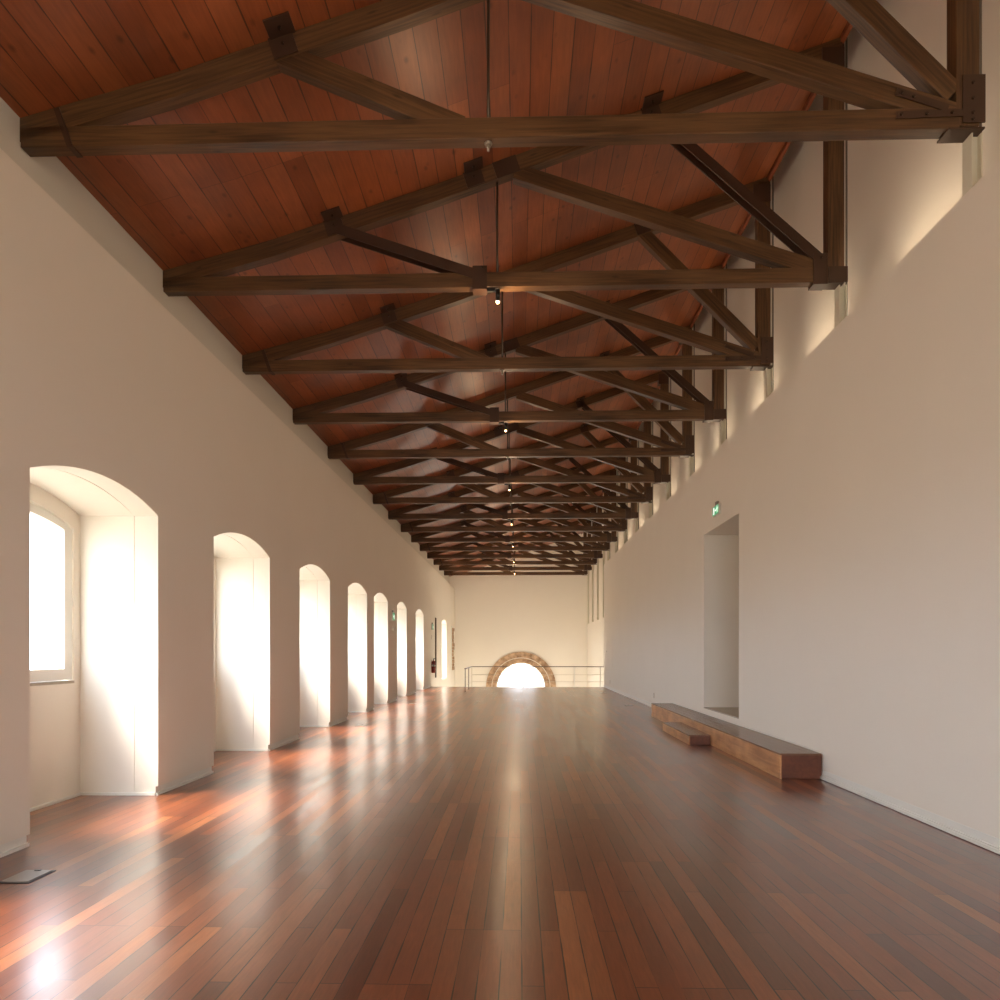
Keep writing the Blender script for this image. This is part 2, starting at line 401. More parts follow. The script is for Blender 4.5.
# windows in the niches
names = 0
for i, (a, b) in enumerate(win):
    wa, wb, ws, wt, w0 = a+.11, b-.11, 2.95, 3.125, 1.28
    fw = .012
    m = MB()
    F0, F1 = XLN-.015, XLN-.085
    oy0, oy1, oz0 = wa+.012, wb-.012, w0+.01
    t = .13
    OA = arc(oy0, oy1, ws-.01, wt-.015); IA = arc(oy0+t, oy1-t, ws-.035, wt-.11)
    for p, r, p2, r2 in zip(OA, OA[1:], IA, IA[1:]):
        for x in (F0, F1): m.face([(x, *p), (x, *r), (x, *r2), (x, *p2)])
        m.face([(F0, *p), (F0, *r), (F1, *r), (F1, *p)]); m.face([(F0, *p2), (F0, *r2), (F1, *r2), (F1, *p2)])
    for ya, yb, zo, zi in ((oy0, oy0+t, OA[0][1], IA[0][1]), (oy1-t, oy1, OA[0][1], IA[0][1])):
        l_, r_ = (zo, zi) if ya == oy0 else (zi, zo)
        for x in (F0, F1): m.face([(x, ya, oz0), (x, yb, oz0), (x, yb, r_), (x, ya, l_)])
        m.face([(F0, ya, oz0), (F0, ya, l_), (F1, ya, l_), (F1, ya, oz0)]); m.face([(F0, yb, oz0), (F0, yb, r_), (F1, yb, r_), (F1, yb, oz0)])
    m.box((F0, oy0+t, oz0), (F1, oy1-t, oz0+.125))
    fr = MB()
    root = empty('window_%d' % (i+1), ((XLN+XLO)/2, (a+b)/2, w0), None, None)
    tag(root, kind='structure')
    loc = root.location
    bmesh.ops.translate(m.bm, vec=-loc, verts=list(m.bm.verts)); m.build('window_frame', M['white'], root)
    c = (a+b)/2
    m = MB(); m.box((F0+.004, c-.045, oz0+.125), (F1, c+.045, wt-.10)); bmesh.ops.translate(m.bm, vec=-loc, verts=list(m.bm.verts)); m.build('meeting_stile', M['white'], root)
    m = MB(); xg = XLN-.055
    pts = [(xg, oy0+t, oz0+.12)] + [(xg, *p) for p in IA] + [(xg, oy1-t, oz0+.12)]
    m.face(pts); bmesh.ops.translate(m.bm, vec=-loc, verts=list(m.bm.verts)); m.build('pane', M['glass'], root)
    for yh in (oy0-.004, oy1+.004):
        for zh in (1.62, 2.1, 2.62):
            m = MB(); m.cyl((F0-.003, yh, zh), (F0-.003, yh, zh+.09), .011, 8)
            bmesh.ops.translate(m.bm, vec=-loc, verts=list(m.bm.verts)); m.build('hinge', M['white'], root)
    m = MB(); m.box((XLN+.004, wa, w0-.028), (XLO, wb, w0)); bmesh.ops.translate(m.bm, vec=-loc, verts=list(m.bm.verts)); m.build('window_sill', M['threshold'], root)
    # daylight portal: guides sampling of the sky through this opening
    L = bpy.data.lights.new('sky_portal', 'AREA'); L.shape = 'RECTANGLE'; L.size = wt-w0; L.size_y = wb-wa
    L.cycles.is_portal = True
    o = bpy.data.objects.new('sky_portal', L); COL.objects.link(o)
    o.location = (XLO-.02, c, (wt+w0)/2); o.rotation_euler = (0, -math.pi/2, 0)

# baseboards
bl = MB()
for a, b in zip(edges[0::2], edges[1::2]):
    if a > 32: continue
    b = min(b, YFLOOR)
    bl.box((XL-.036, a, 0), (XL-.028, b, PL-.004))
    bl.box((XL-.030, a, 0), (XL-.004, b, .024))
for i, (a, b) in enumerate(win[:10]):
    for y, sg in ((a, 1), (b, -1)): bl.box((XL-.03, y, 0), (XLN, y+sg*.02, .03))
    bl.box((XLN, a, 0), (XLN+.02, b, .03))
tag(bl.build('baseboard_left', M['white']), kind='structure')

# ------------------------------------------------------------------ right wall with the doorway
DY0, DY1, DZ0, DZ1 = 12.24, 14.54, .44, 4.0
wr = MB(); YRE = 31.7; XD = 5.3
def q(p): wr.face(p)
q([(XR, YB, 0), (XR, DY0, 0), (XR, DY0, ZLEDGE), (XR, YB, ZLEDGE)])
q([(XR, DY1, 0), (XR, YRE, 0), (XR, YRE, ZLEDGE), (XR, DY1, ZLEDGE)])
q([(XR, DY0, 0), (XR, DY1, 0), (XR, DY1, DZ0), (XR, DY0, DZ0)])
q([(XR, DY0, DZ1), (XR, DY1, DZ1), (XR, DY1, ZLEDGE), (XR, DY0, ZLEDGE)])
for y in (DY0, DY1): q([(XR, y, DZ0), (XD, y, DZ0), (XD, y, DZ1), (XR, y, DZ1)])
q([(XR, DY0, DZ1), (XR, DY1, DZ1), (XD, DY1, DZ1), (XD, DY0, DZ1)])
q([(XD, DY0, DZ0), (XD, DY1, DZ0), (XD, DY1, DZ1), (XD, DY0, DZ1)])
q([(XR, DY0, DZ0-.01), (XR, DY1, DZ0-.01), (XD, DY1, DZ0-.01), (XD, DY0, DZ0-.01)])
q([(XR, YB, ZLEDGE), (XR, YRE, ZLEDGE), (XRU, YRE, ZLEDGE), (XRU, YB, ZLEDGE)])
q([(XRU, YB, ZLEDGE), (XRU, YRE, ZLEDGE), (XRU, YRE, 10.2), (XRU, YB, 10.2)])
q([(XR, YRE, ZLOW), (XRU, YRE, ZLOW), (XRU, YRE, ZLEDGE), (XR, YRE, ZLEDGE)])
q([(XR, YRE, ZLOW), (XR, YRE-.5, ZLOW), (XR, YRE-.5, 0), (XR, YRE, 0)])
q([(XRU, YRE, ZLOW), (XRU, YF, ZLOW), (XRU, YF, 10.2), (XRU, YRE, 10.2)])
tag(wr.build('wall_right', M['plaster']), kind='structure')
m = MB(); m.box((XR-.004, DY0+.003, DZ0-.008), (XD, DY1-.003, DZ0+.012))
tag(m.build('trim_1', M['threshold']), kind='structure')
br = MB(); br.box((XR-.004, YB, 0.015), (XR, YRE, .115)); br.box((XR-.034, YB, .006), (XR, YRE, .036)); br.box((XR-.022, YB, .03), (XR, YRE, .05))
tag(br.build('baseboard_right', M['white']), kind='structure')

# ------------------------------------------------------------------ far wall with the stone arch, near wall behind the camera
CX, CZ, RI = .09, -.60, 1.50
wf = MB()
def q(p): wf.face(p)
n = 36
A = [(CX-RI*math.cos(math.pi*i/n), CZ+RI*math.sin(math.pi*i/n)) for i in range(n+1)]
top = lambda x: max(roof_z(x)+.3, 6.0)
xs = [p[0] for p in A]
for p, r in zip(A, A[1:]): q([(p[0], YF, p[1]), (r[0], YF, r[1]), (r[0], YF, top(r[0])), (p[0], YF, top(p[0]))])
for x0, x1 in ((XLU, XL), (XL, -3), (-3, A[0][0]), (A[-1][0], XR), (XR, XRU)):
    q([(x0, YF, ZLOW), (x1, YF, ZLOW), (x1, YF, top(x1)), (x0, YF, top(x0))])
for p, r in zip(A, A[1:]): q([(p[0], YF, p[1]), (r[0], YF, r[1]), (r[0], YF+.5, r[1]), (p[0], YF+.5, p[1])])
for x in (A[0][0], A[-1][0]): q([(x, YF, ZLOW), (x, YF+.5, ZLOW), (x, YF+.5, CZ), (x, YF, CZ)])
tag(wf.build('wall_far', M['plaster']), kind='structure')
wn_ = MB(); NX0, NX1, NZ0, NZS, NZA = -2.8, 2.8, .02, 4.0, 5.0
A2 = arc(NX0, NX1, NZS, NZA, 20)
def q(p): wn_.face(p)
q([(XLN, YB, 0), (NX0, YB, 0), (NX0, YB, 10.2), (XLN, YB, 10.2)]); q([(NX1, YB, 0), (XRU, YB, 0), (XRU, YB, 10.2), (NX1, YB, 10.2)])
q([(NX0, YB, 0), (NX1, YB, 0), (NX1, YB, NZ0), (NX0, YB, NZ0)])
for p, r in zip(A2, A2[1:]):
    q([(p[0], YB, p[1]), (r[0], YB, r[1]), (r[0], YB, 10.2), (p[0], YB, 10.2)])
    q([(p[0], YB, p[1]), (r[0], YB, r[1]), (r[0], YB-.4, r[1]), (p[0], YB-.4, p[1])])
for x in (NX0, NX1): q([(x, YB, NZ0), (x, YB-.4, NZ0), (x, YB-.4, NZS), (x, YB, NZS)])
q([(NX0, YB, NZ0), (NX1, YB, NZ0), (NX1, YB-.4, NZ0), (NX0, YB-.4, NZ0)])
tag(wn_.build('wall_near', M['plaster']), kind='structure')
nroot = empty('window_13', (0, YB-.3, NZ0), None, None); tag(nroot, kind='structure')  # unseen window added in the near wall to fill the hall with daylight
m = MB(); m.face([(NX0, YB-.3, NZ0)]+[(p[0], YB-.3, p[1]) for p in A2]+[(NX1, YB-.3, NZ0)]); bmesh.ops.translate(m.bm, vec=-nroot.location, verts=list(m.bm.verts)); m.build('pane', M['glass'], nroot)
m = MB()
for x in (NX0+.04, -1.4, 0, 1.4, NX1-.04): m.box((x-.035, YB-.34, NZ0), (x+.035, YB-.27, NZS+.02))
for z in (NZ0+.04, 2.0, NZS): m.box((NX0, YB-.335, z-.035), (NX1, YB-.275, z+.035))
bmesh.ops.translate(m.bm, vec=-nroot.location, verts=list(m.bm.verts)); m.build('window_frame', M['white'], nroot)
L = bpy.data.lights.new('sky_portal', 'AREA'); L.shape = 'RECTANGLE'; L.size = 5.6; L.size_y = 5.0; L.cycles.is_portal = True
o = bpy.data.objects.new('sky_portal', L); COL.objects.link(o); o.location = (0, YB-.42, 2.5); o.rotation_euler = (math.radians(90), 0, 0)

def ring(m, r0, r1, y0, y1, legs=True, n=36):
    P = lambda r, i: (CX-r*math.cos(math.pi*i/n), CZ+r*math.sin(math.pi*i/n))
    for i in range(n):
        a, b, c, d = P(r0, i), P(r0, i+1), P(r1, i+1), P(r1, i)
        m.face([(a[0], y0, a[1]), (b[0], y0, b[1]), (c[0], y0, c[1]), (d[0], y0, d[1])])
        m.face([(a[0], y0, a[1]), (b[0], y0, b[1]), (b[0], y1, b[1]), (a[0], y1, a[1])])
        m.face([(d[0], y0, d[1]), (c[0], y0, c[1]), (c[0], y1, c[1]), (d[0], y1, d[1])])
    for s_ in (-1, 1):
        m.box((CX+s_*r0, y0, ZLOW), (CX+s_*r1, y1, CZ))
m = MB(); ring(m, 1.83, 2.17, YF-.10, YF)
tag(m.build('trim_2', M['stone']), kind='structure')
m = MB(); ring(m, 1.50, 1.78, YF-.04, YF)
tag(m.build('trim_3', M['stone']), kind='structure')
wroot = empty('window_12', (CX, YF+.3, ZLOW), None, None); tag(wroot, kind='structure')
m = MB(); ring(m, 1.44, 1.50, .0, .06) if False else None
pts = [(A[0][0], YF+.35, ZLOW)] + [(p[0], YF+.35, p[1]) for p in A] + [(A[-1][0], YF+.35, ZLOW)]
m = MB(); m.face(pts); bmesh.ops.translate(m.bm, vec=-wroot.location, verts=list(m.bm.verts)); m.build('pane', M['glass'], wroot)
m = MB(); ring(m, 1.44, 1.50, YF+.32, YF+.38); bmesh.ops.translate(m.bm, vec=-wroot.location, verts=list(m.bm.verts)); m.build('window_frame', M['white'], wroot)
L = bpy.data.lights.new('sky_portal', 'AREA'); L.shape = 'RECTANGLE'; L.size = 3.0; L.size_y = 4.1; L.cycles.is_portal = True
o = bpy.data.objects.new('sky_portal', L); COL.objects.link(o); o.location = (CX, YF+.52, -1.15); o.rotation_euler = (math.radians(-90), 0, 0)

# ------------------------------------------------------------------ floor, lower floor, ceiling
def uvface(m, P, uv): m.face(P, uv)
m = MB()
uvface(m, [(XLN, YB, 0), (XR+.02, YB, 0), (XR+.02, YFLOOR, 0), (XLN, YFLOOR, 0)], [(XLN, YB), (XR, YB), (XR, YFLOOR), (XLN, YFLOOR)])
uvface(m, [(XLN, YB, -.3), (XR+.02, YB, -.3), (XR+.02, YFLOOR, -.3), (XLN, YFLOOR, -.3)], [(XLN, YB), (XR, YB), (XR, YFLOOR), (XLN, YFLOOR)])
uvface(m, [(XLN, YFLOOR, -.3), (XR+.02, YFLOOR, -.3), (XR+.02, YFLOOR, 0), (XLN, YFLOOR, 0)], [(-.3, XLN), (-.3, XR), (0, XR), (0, XLN)])
tag(m.build('floor', M['floor']), kind='structure')
m = MB(); m.face([(XLN, 20, ZLOW), (XRU, 20, ZLOW), (XRU, YF+.6, ZLOW), (XLN, YF+.6, ZLOW)])
tag(m.build('floor_lower', M['threshold']), kind='structure')
m = MB(); sl = 0
pts = [(-4.5, roof_z(-4.5))] + ROOF[1:]
for (x0, z0), (x1, z1) in zip(pts, pts[1:]):
    d = math.hypot(x1-x0, z1-z0)
    m.face([(x0, YB, z0), (x1, YB, z1), (x1, YF, z1), (x0, YF, z0)], [(sl, YB), (sl+d, YB), (sl+d, YF), (sl, YF)])
    sl += d
xe, ze = ROOF[-1]
m.face([(xe, YB, ze), (xe, YF, ze), (xe, YF, ze+1.2), (xe, YB, ze+1.2)], [(0, YB), (0, YF), (.1, YF), (.1, YB)])
tag(m.build('ceiling', M['ceil']), kind='structure')
m = MB(); m.box((xe-.04, YB, ze-.075), (xe+.01, YF, ze+.01)); tag(m.build('trim_4', M['trim_wood']), kind='structure')
m = MB(); m.face([(xe, YB, ze+1.15), (XRU, YB, ze+1.15), (XRU, YF, ze+1.15), (xe, YF, ze+1.15)])
tag(m.build('trim_5', M['plaster']), kind='structure')

# ------------------------------------------------------------------ roof trusses
TW = .125                     # timber width along Y (front face at local y = 0)
Y0, SP, NT = 5.99, 2.45, 15
def rafter_mesh(m):
    top = [(-4.36, roof_z(-4.36)-.004), (-3.0, 6.616), (-1.0, 7.256), (3.84, roof_z(3.84)-.004)]
    h = .205; u = random.random()*9
    for (a, za), (b, zb) in zip(top, top[1:]):
        P = [(a, za-h), (b, zb-h), (b, zb), (a, za)]
        L = b-a
        for y in (0, TW): m.face([(x, y, z) for x, z in P], [(u, 0), (u+L, 0), (u+L, h), (u, h)])
        m.face([(a, 0, za-h), (b, 0, zb-h), (b, TW, zb-h), (a, TW, za-h)], [(u, 0), (u+L, 0), (u+L, -TW), (u, -TW)])
        m.face([(a, 0, za), (b, 0, zb), (b, TW, zb), (a, TW, za)], [(u, h), (u+L, h), (u+L, h+TW), (u, h+TW)])
        u += L
    a, za = top[0]; m.face([(a, 0, za-h), (a, TW, za-h), (a, TW, za), (a, 0, za)])
    b, zb = top[-1]; m.face([(b, 0, zb-h), (b, TW, zb-h), (b, TW, zb), (b, 0, zb)])
    bmesh.ops.remove_doubles(m.bm, verts=list(m.bm.verts), dist=.0005)
def strap(m, p, q_, w, y=-.010, t=.010): m.bar(p, q_, w, y, y+t)
def bolts(parent, pts, y=-.010, r=.013):
    for x, z in pts:
        m = MB(); m.cyl((x, y+.002, z), (x, y-.012, z), r, 6, smooth=False); m.build('bolt', M['bolt'], parent)
def clamp(x, root):
    """folded steel cleat fixing the rafter to the boarding at x"""
    z = roof_z(x); sl_ = .32; w = .11
    e_ = MB()
    d = Vector((1, sl_)).normalized()
    a = Vector((x, z-.095))-d*w; b = Vector((x, z-.095))+d*w
    e_.bar(a, b, .19, -.012, 0)
    # foot lying under the boards towards the viewer
    p0 = Vector((x-w, roof_z(x-w)-.014)); p1 = Vector((x+w, roof_z(x+w)-.014))
    e_.bar(p0, p1, .014, -.19, -.004)
    o = e_.build('cleat', M['steel'], root)
    bolts(o, [(x, z-.09)], -.012)
    e_ = MB(); e_.cyl((x, -.1, z-.02), (x, -.1, z-.045), .014, 6, smooth=False)
    e_.build('bolt', M['bolt'], o)

def make_truss(kind):
    root = empty('roof_truss', (0, 0, 0), 'x', 'roof truss', 'timber roof trusses over the hall')
    m = MB(); m.box((-4.355, 0, 6.0), (3.70, TW, 6.178), axis=0); m.bevel(.005); m.build('tie_beam', M['truss'], root)
    m = MB(); rafter_mesh(m); m.build('rafter', M['truss'], root)
    m = MB(); m.box((3.67, 0, 6.02), (3.865, TW+.01, roof_z(3.74)-.05), axis=2); m.bevel(.005); m.build('post', M['truss'], root)
    m = MB(); m.bar((-.05, 7.40), (3.66, 6.13), .185, 0.002, TW-.002); m.bevel(.004); m.build('brace', M['truss'], root)
    m = MB(); m.cyl((-.27, TW/2, 5.97), (-.27, TW/2, roof_z(-.27)-.1), .013, 8); m.build('hanger_rod', M['rod'], root)
    m = MB(); m.cyl((-.27, TW/2, 5.999), (-.27, TW/2, 5.99), .035, 10); m.cyl((-.27, TW/2, 5.99), (-.27, TW/2, 5.965), .024, 6, smooth=False); m.cyl((-.27, TW/2, 5.965), (-.27, TW/2, 5.93), .012, 8)
    m.build('rod_nut', M['zinc'], root)
    # wooden box shoe at the eave post top
    m = MB(); m.box((3.60, -.012, roof_z(3.74)-.36), (3.862, TW+.03, roof_z(3.74)-.10)); m.build('post_cap', M['steel'], root)
    if kind == 0:
        m = MB(); m.bar((-2.24, 6.855), (-.50, 6.11), .18, .004, TW-.004); m.bevel(.004); m.build('strut', M['truss'], root)
        m = MB(); m.bar((1.86, 8.15), (3.66, 6.30), .185, .003, TW-.003); m.bevel(.004); m.build('brace', M['truss'], root)
        m = MB(); strap(m, (-4.03, 6.33), (-3.91, 5.995), .05); m.box((-3.93, -.01, 5.988), (-3.88, TW, 6.0)); m.build('eave_strap', M['steel'], root)
        m = MB(); m.box((3.72, -.012, 6.04), (3.905, 0, 6.44)); o = m.build('end_plate', M['steel'], root)
        bolts(o, [(3.80, z) for z in (6.37, 6.24, 6.12, 6.065)], -.012)
        m = MB(); strap(m, (3.17, 6.115), (3.73, 6.125), .06); o = m.build('strap', M['steel'], root)
        bolts(o, [(3.21, 6.118), (3.42, 6.12), (3.63, 6.124)])
        m = MB(); strap(m, (3.17, 6.315), (3.60, 6.165), .06); o = m.build('strap', M['steel'], root)
        bolts(o, [(3.21, 6.30), (3.31, 6.265)])
        m = MB(); m.box((3.60, -.012, 5.985), (3.90, TW+.03, 6.0)); m.build('bearing_shoe', M['steel'], root)
        clamp(-2.04, root); clamp(1.9, root)
    else:
        for y in (-.006, TW-.004):
            m = MB(); m.bar((-2.25, 6.745), (-.46, 6.13), .12, y-.006, y+.008); m.build('strut', M['steel'], root)
        for y in (-.006, TW-.004):
            m = MB(); m.bar((1.58, 8.07), (3.60, 6.255), .115, y-.006, y+.008); m.build('brace', M['steel'], root)
        m = MB(); m.box((-.567, -.016, 5.985), (-.392, -.001, 6.25)); m.box((-.567, TW+.001, 5.985), (-.392, TW+.016, 6.25)); m.box((-.567, -.016, 5.97), (-.392, TW+.016, 5.985))
        o = m.build('stirrup', M['steel'], root)
        bolts(o, [(-.45, 6.225)], -.016)
        m = MB(); m.box((3.495, -.016, 5.985), (3.66, -.001, 6.335)); m.box((3.495, TW+.001, 5.985), (3.66, TW+.016, 6.335)); m.box((3.495, -.016, 5.97), (3.66, TW+.016, 5.985))
        o = m.build('stirrup', M['steel'], root)
        bolts(o, [(3.585, 6.285)], -.016)
        m = MB(); m.box((3.675, -.012, 5.995), (3.90, 0, 6.18)); m.box((3.675, -.012, 5.985), (3.86, TW+.03, 5.998)); m.build('end_plate', M['steel'], root)
        clamp(-2.25, root); clamp(-.55, root); clamp(1.58, root)
        m = MB(); d = .16; m.bar((-.30, roof_z(-.3)-.105), (-.02, roof_z(-.02)-.105), .2, -.008, 0); m.build('splice_plate', M['steel'], root)
    return root
ordn = ['nearest', 'second', 'third', 'fourth', 'fifth', 'sixth', 'seventh', 'eighth', 'ninth', 'tenth', 'eleventh', 'twelfth', 'thirteenth', 'fourteenth', 'farthest']
def place(k): return '%s of the fifteen counted from the camera' % ordn[k] if 0 < k < 14 else ('nearest of all, across the top of the picture' if k == 0 else 'farthest of all, right before the end wall')
protoA = make_truss(0); protoB = make_truss(1)
for k in range(NT):
    if k == 0: t_ = protoA
    elif k == 1: t_ = protoB
    else: t_ = copy_tree(protoA if k % 2 == 0 else protoB)
    t_.location = (0, Y0+SP*k, 0)
    t_['label'] = ('dark timber roof truss with %s, %s' % ('wooden struts' if k % 2 == 0 else 'paired steel struts', place(k)))

for k in (-1, -3):
    t_ = copy_tree(protoB); t_.location = (0, Y0+SP*k, 0)
    t_['label'] = 'dark timber roof truss overhead %s the camera, outside the picture' % ('just behind' if k == -1 else 'far behind')
# cream steel columns that carry the trusses on the right
m = MB()
def column(m, z0, dx=0):
    y0, y1 = .035, .16
    m.box((3.82+dx, y0, z0), (3.832+dx, y1, 5.985)) ; m.box((3.832+dx, y0+.05, z0), (3.90+dx, y0+.062, 5.985)); m.box((3.90+dx, y0, z0), (3.912+dx, y1, 5.985))
    m.box((3.853+dx, y1-.02, 5.985), (3.925+dx, y1+.03, 9.0))
column(m, ZLEDGE); pc = m.build('steel_column', M['cream_steel'])
tag(pc, 'x', 'column', 'cream steel columns along the right wall')
m = MB(); column(m, 3.2, .09); pf = m.build('steel_column', M['cream_steel']); tag(pf, 'x', 'column', 'cream steel columns along the right wall')
for k in range(NT):
    if k < 11: o = pc if k == 0 else pc.copy()
    else: o = pf if k == 11 else pf.copy()
    if k not in (0, 11): COL.objects.link(o)
    o.location = (0, Y0+SP*k, 0)
    o['label'] = 'cream painted steel column on the right behind the end of the %s truss%s' % (ordn[k], '' if k in (0, 14) else ' from the camera')
# grey conduit beside each post
m = MB(); m.cyl((3.935, .10, ZLEDGE), (3.935, .10, 9.2), .012, 8); pc = m.build('conduit', M['conduit']); tag(pc, 'x', 'pipe', 'grey conduits beside the right posts')
for k in range(11):
    o = pc if k == 0 else pc.copy()
    if k: COL.objects.link(o)
    o.location = (0, Y0+SP*k, 0)
    o['label'] = 'thin grey vertical conduit right of the post of the %s truss%s' % (ordn[k], '' if k == 0 else ' from the camera')

# ------------------------------------------------------------------ spotlights under the odd trusses
def make_spot():
    r = empty('spotlight', (0, 0, 0), 'x', 'spotlight', 'small spotlights under the tie beams')
    m = MB(); m.box((-.13, -.02, -.04), (-.03, .02, .0)); m.box((-.05, -.012, -.04), (.01, .012, -.02)); m.build('bracket', M['black'], r)
    m = MB(); m.cyl((0, 0, -.02), (0, 0, -.13), .026, 14); m.cyl((0, 0, -.13), (0, 0, -.16), .026, 14, .034); m.build('lamp_body', M['black'], r)
    m = MB(); bmesh.ops.create_uvsphere(m.bm, u_segments=14, v_segments=8, radius=.019); bmesh.ops.translate(m.bm, vec=(0, 0, -.165), verts=list(m.bm.verts)); m.build('bulb', M['bulb'], r)
    L = bpy.data.lights.new('bulb_light', 'POINT'); L.energy = 10; L.color = (1, .70, .42); L.shadow_soft_size = .03
    o = bpy.data.objects.new('bulb_light', L); COL.objects.link(o); o.parent = r; o.location = (0, 0, -.23)
    return r
ps = make_spot()
for k in [1, 3, 5, 7, 9, 11, 13, -1, -3]:
    r = ps if k == 1 else copy_tree(ps)
    r.location = (-.262, Y0+SP*k-.03, 5.965)
    r['label'] = 'small black spotlight with glowing warm bulb under the %s truss from the camera' % ordn[k] if k > 0 else 'small black spotlight with warm bulb under the truss %s the camera' % ('just behind' if k == -1 else 'far behind')

# ------------------------------------------------------------------ unseen uplights added on the right ledge to warm the upper wall
def make_fill_uplight():
    r = empty('fill_wall_uplight', (0, 0, 0), 'added warm linear fill uplight lying on the ledge of the right wall between two posts', 'uplight', 'added linear uplights on the right ledge')
    m = MB(); m.box((-.05, -.6, 0), (.05, .6, .05)); m.bevel(.004); m.build('housing', M['cream_steel'], r)
    m = MB(); m.box((-.04, -.58, .05), (.04, .58, .056)); m.build('diffuser', M['fill_diffuser'], r)
    L = bpy.data.lights.new('fill_uplight_lamp', 'AREA'); L.shape = 'RECTANGLE'; L.size = .08; L.size_y = 1.16; L.spread = math.radians(100); L.energy = UP; L.color = (1, .80, .56)
    o = bpy.data.objects.new('fill_uplight_lamp', L); COL.objects.link(o); o.parent = r; o.location = (0, 0, .07); o.rotation_euler = (math.pi, 0, 0)
    return r
UP = 1.2
pu = make_fill_uplight()
for k in range(-4, 10):
    r = pu if k == -4 else copy_tree(pu)
    r.location = (3.93, Y0+SP*(k+.5), ZLEDGE)
    r['label'] = ('added warm linear fill uplight on the right ledge between the %s and %s trusses' % (ordn[k], ordn[k+1])) if k >= 0 else ('added warm linear fill uplight on the right ledge, %s in the row' % {-4: 'the very first', -3: 'second', -2: 'third', -1: 'fourth'}[k])

# unseen stairwell uplights below the floor edge, added to brighten the far end
for x, y, lb in ((-3.2, 34.5, 'left near'), (2.9, 34.5, 'right near'), (-3.2, 39.5, 'left far'), (2.9, 39.5, 'right far')):
    r = empty('fill_floor_uplight', (x, y, ZLOW), 'added square fill uplight on the lower stairwell floor, %s one, hidden beyond the railing' % lb, 'uplight', 'added uplights on the stairwell floor')
    m = MB(); m.box((-.25, -.25, 0), (.25, .25, .08)); m.bevel(.008); m.build('housing', M['cream_steel'], r)
    m = MB(); m.box((-.22, -.22, .08), (.22, .22, .086)); m.build('diffuser', M['fill_diffuser'], r)
    L = bpy.data.lights.new('fill_uplight_lamp', 'AREA'); L.shape = 'SQUARE'; L.size = .44; L.energy = 26; L.color = (1, .86, .66)
    o = bpy.data.objects.new('fill_uplight_lamp', L); COL.objects.link(o); o.parent = r; o.location = (0, 0, .10); o.rotation_euler = (math.pi, 0, 0)

# ------------------------------------------------------------------ bench and step
def crate(name, x0, x1, y0, y1, h, seams, label, cat):
    r = empty(name, ((x0+x1)/2, (y0+y1)/2, 0), label, cat)
    w, l = (x1-x0)/2, (y1-y0)/2
    m = MB(); m.box((-w, -l, 0), (-w+.02, l, h-.022)); m.bevel(.002); m.build('front_panel', M['bench_side'], r)
    m = MB(); m.box((-w+.021, -l, .004), (w, -l+.02, h-.022)); m.bevel(.002); m.build('end_panel', M['bench_end'], r)
    m = MB(); m.box((-w+.021, l-.02, .004), (w, l, h-.022)); m.bevel(.002); m.build('end_panel', M['bench_end'], r)
    m = MB()
    n = seams; g = .004; ww = (2*w)/n
    for i in range(n):
        m.box((-w+i*ww+(g/2 if i else 0), -l, h-.021), (-w+(i+1)*ww-(g/2 if i < n-1 else 0), l, h))
    m.build('top', M['bench_top'], r)
    m = MB(); m.box((-w+.025, -l+.025, .01), (w-.01, l-.025, h-.03)); m.build('core', M['bench_end'], r)
crate('bench', 3.27, XR-.015, 8.88, 17.46, .32, 4, 'long low wooden plinth bench against the right wall under the doorway', 'bench')
crate('step', 2.90, 3.262, 12.07, 14.27, .17, 1, 'short low wooden step in front of the long bench', 'step')

# ------------------------------------------------------------------ signs
def exit_sign(name, x, y, z, facing, label, L=.42, H=.19):
    r = empty(name, (x, y, z), label, 'exit sign', 'green exit signs')
    s_ = facing   # +1 faces +X, -1 faces -X
    m = MB(); m.box((0, -L/2, -H/2), (s_*.05, L/2, H/2)); m.bevel(.006); m.build('housing', M['sign_body'], r)
    m = MB(); m.box((0, -.06, H/2), (s_*.045, .06, H/2+.07)); m.build('mount', M['grey_plate'], r)
    m = MB(); m.box((s_*.05, -L/2+.012, -H/2+.012), (s_*.054, L/2-.012, H/2-.012)); p = m.build('panel', M['sign_green'], r)
    X0, X1 = s_*.054, s_*.057
    m = MB()
    # door, arrow and running figure pictogram
    m.box((X0, .07, -.065), (X1, .14, .065))
    m.box((X0, -.03, -.012), (X1, .03, .012)); 
    m.face([(X1, -.03, -.035), (X1, -.03, .035), (X1, -.065, 0)])
    m.build('pictogram', M['sign_white'], p)
    m = MB()
    def seg(a, b, w):
        a = Vector(a); b = Vector(b); d = (b-a).normalized(); n_ = Vector((-d.y, d.x))*w/2
        P = [a-n_, b-n_, b+n_, a+n_]; m.face([(X1, v.x, v.y) for v in P])
    seg((-.115, .035), (-.125, -.01), .026); seg((-.125, -.01), (-.095, -.06), .016); seg((-.125, -.01), (-.15, -.055), .016)
    seg((-.115, .03), (-.09, .005), .012); seg((-.115, .03), (-.15, .01), .012)
    m.cyl((X0, -.11, .055), (X1, -.11, .055), .014, 12)
    m.build('running_figure', M['sign_white'], p)
exit_sign('exit_sign', XR, 13.5, 4.30, -1, 'green exit sign above the doorway in the right wall')
exit_sign('exit_sign', XL, 22.0, 2.70, 1, 'green exit sign on the left wall between the sixth and fifth windows from the end', .40, .26)
exit_sign('exit_sign', XL, 32.0, 2.72, 1, 'green exit sign on the left wall above the fire extinguisher', .40, .26)

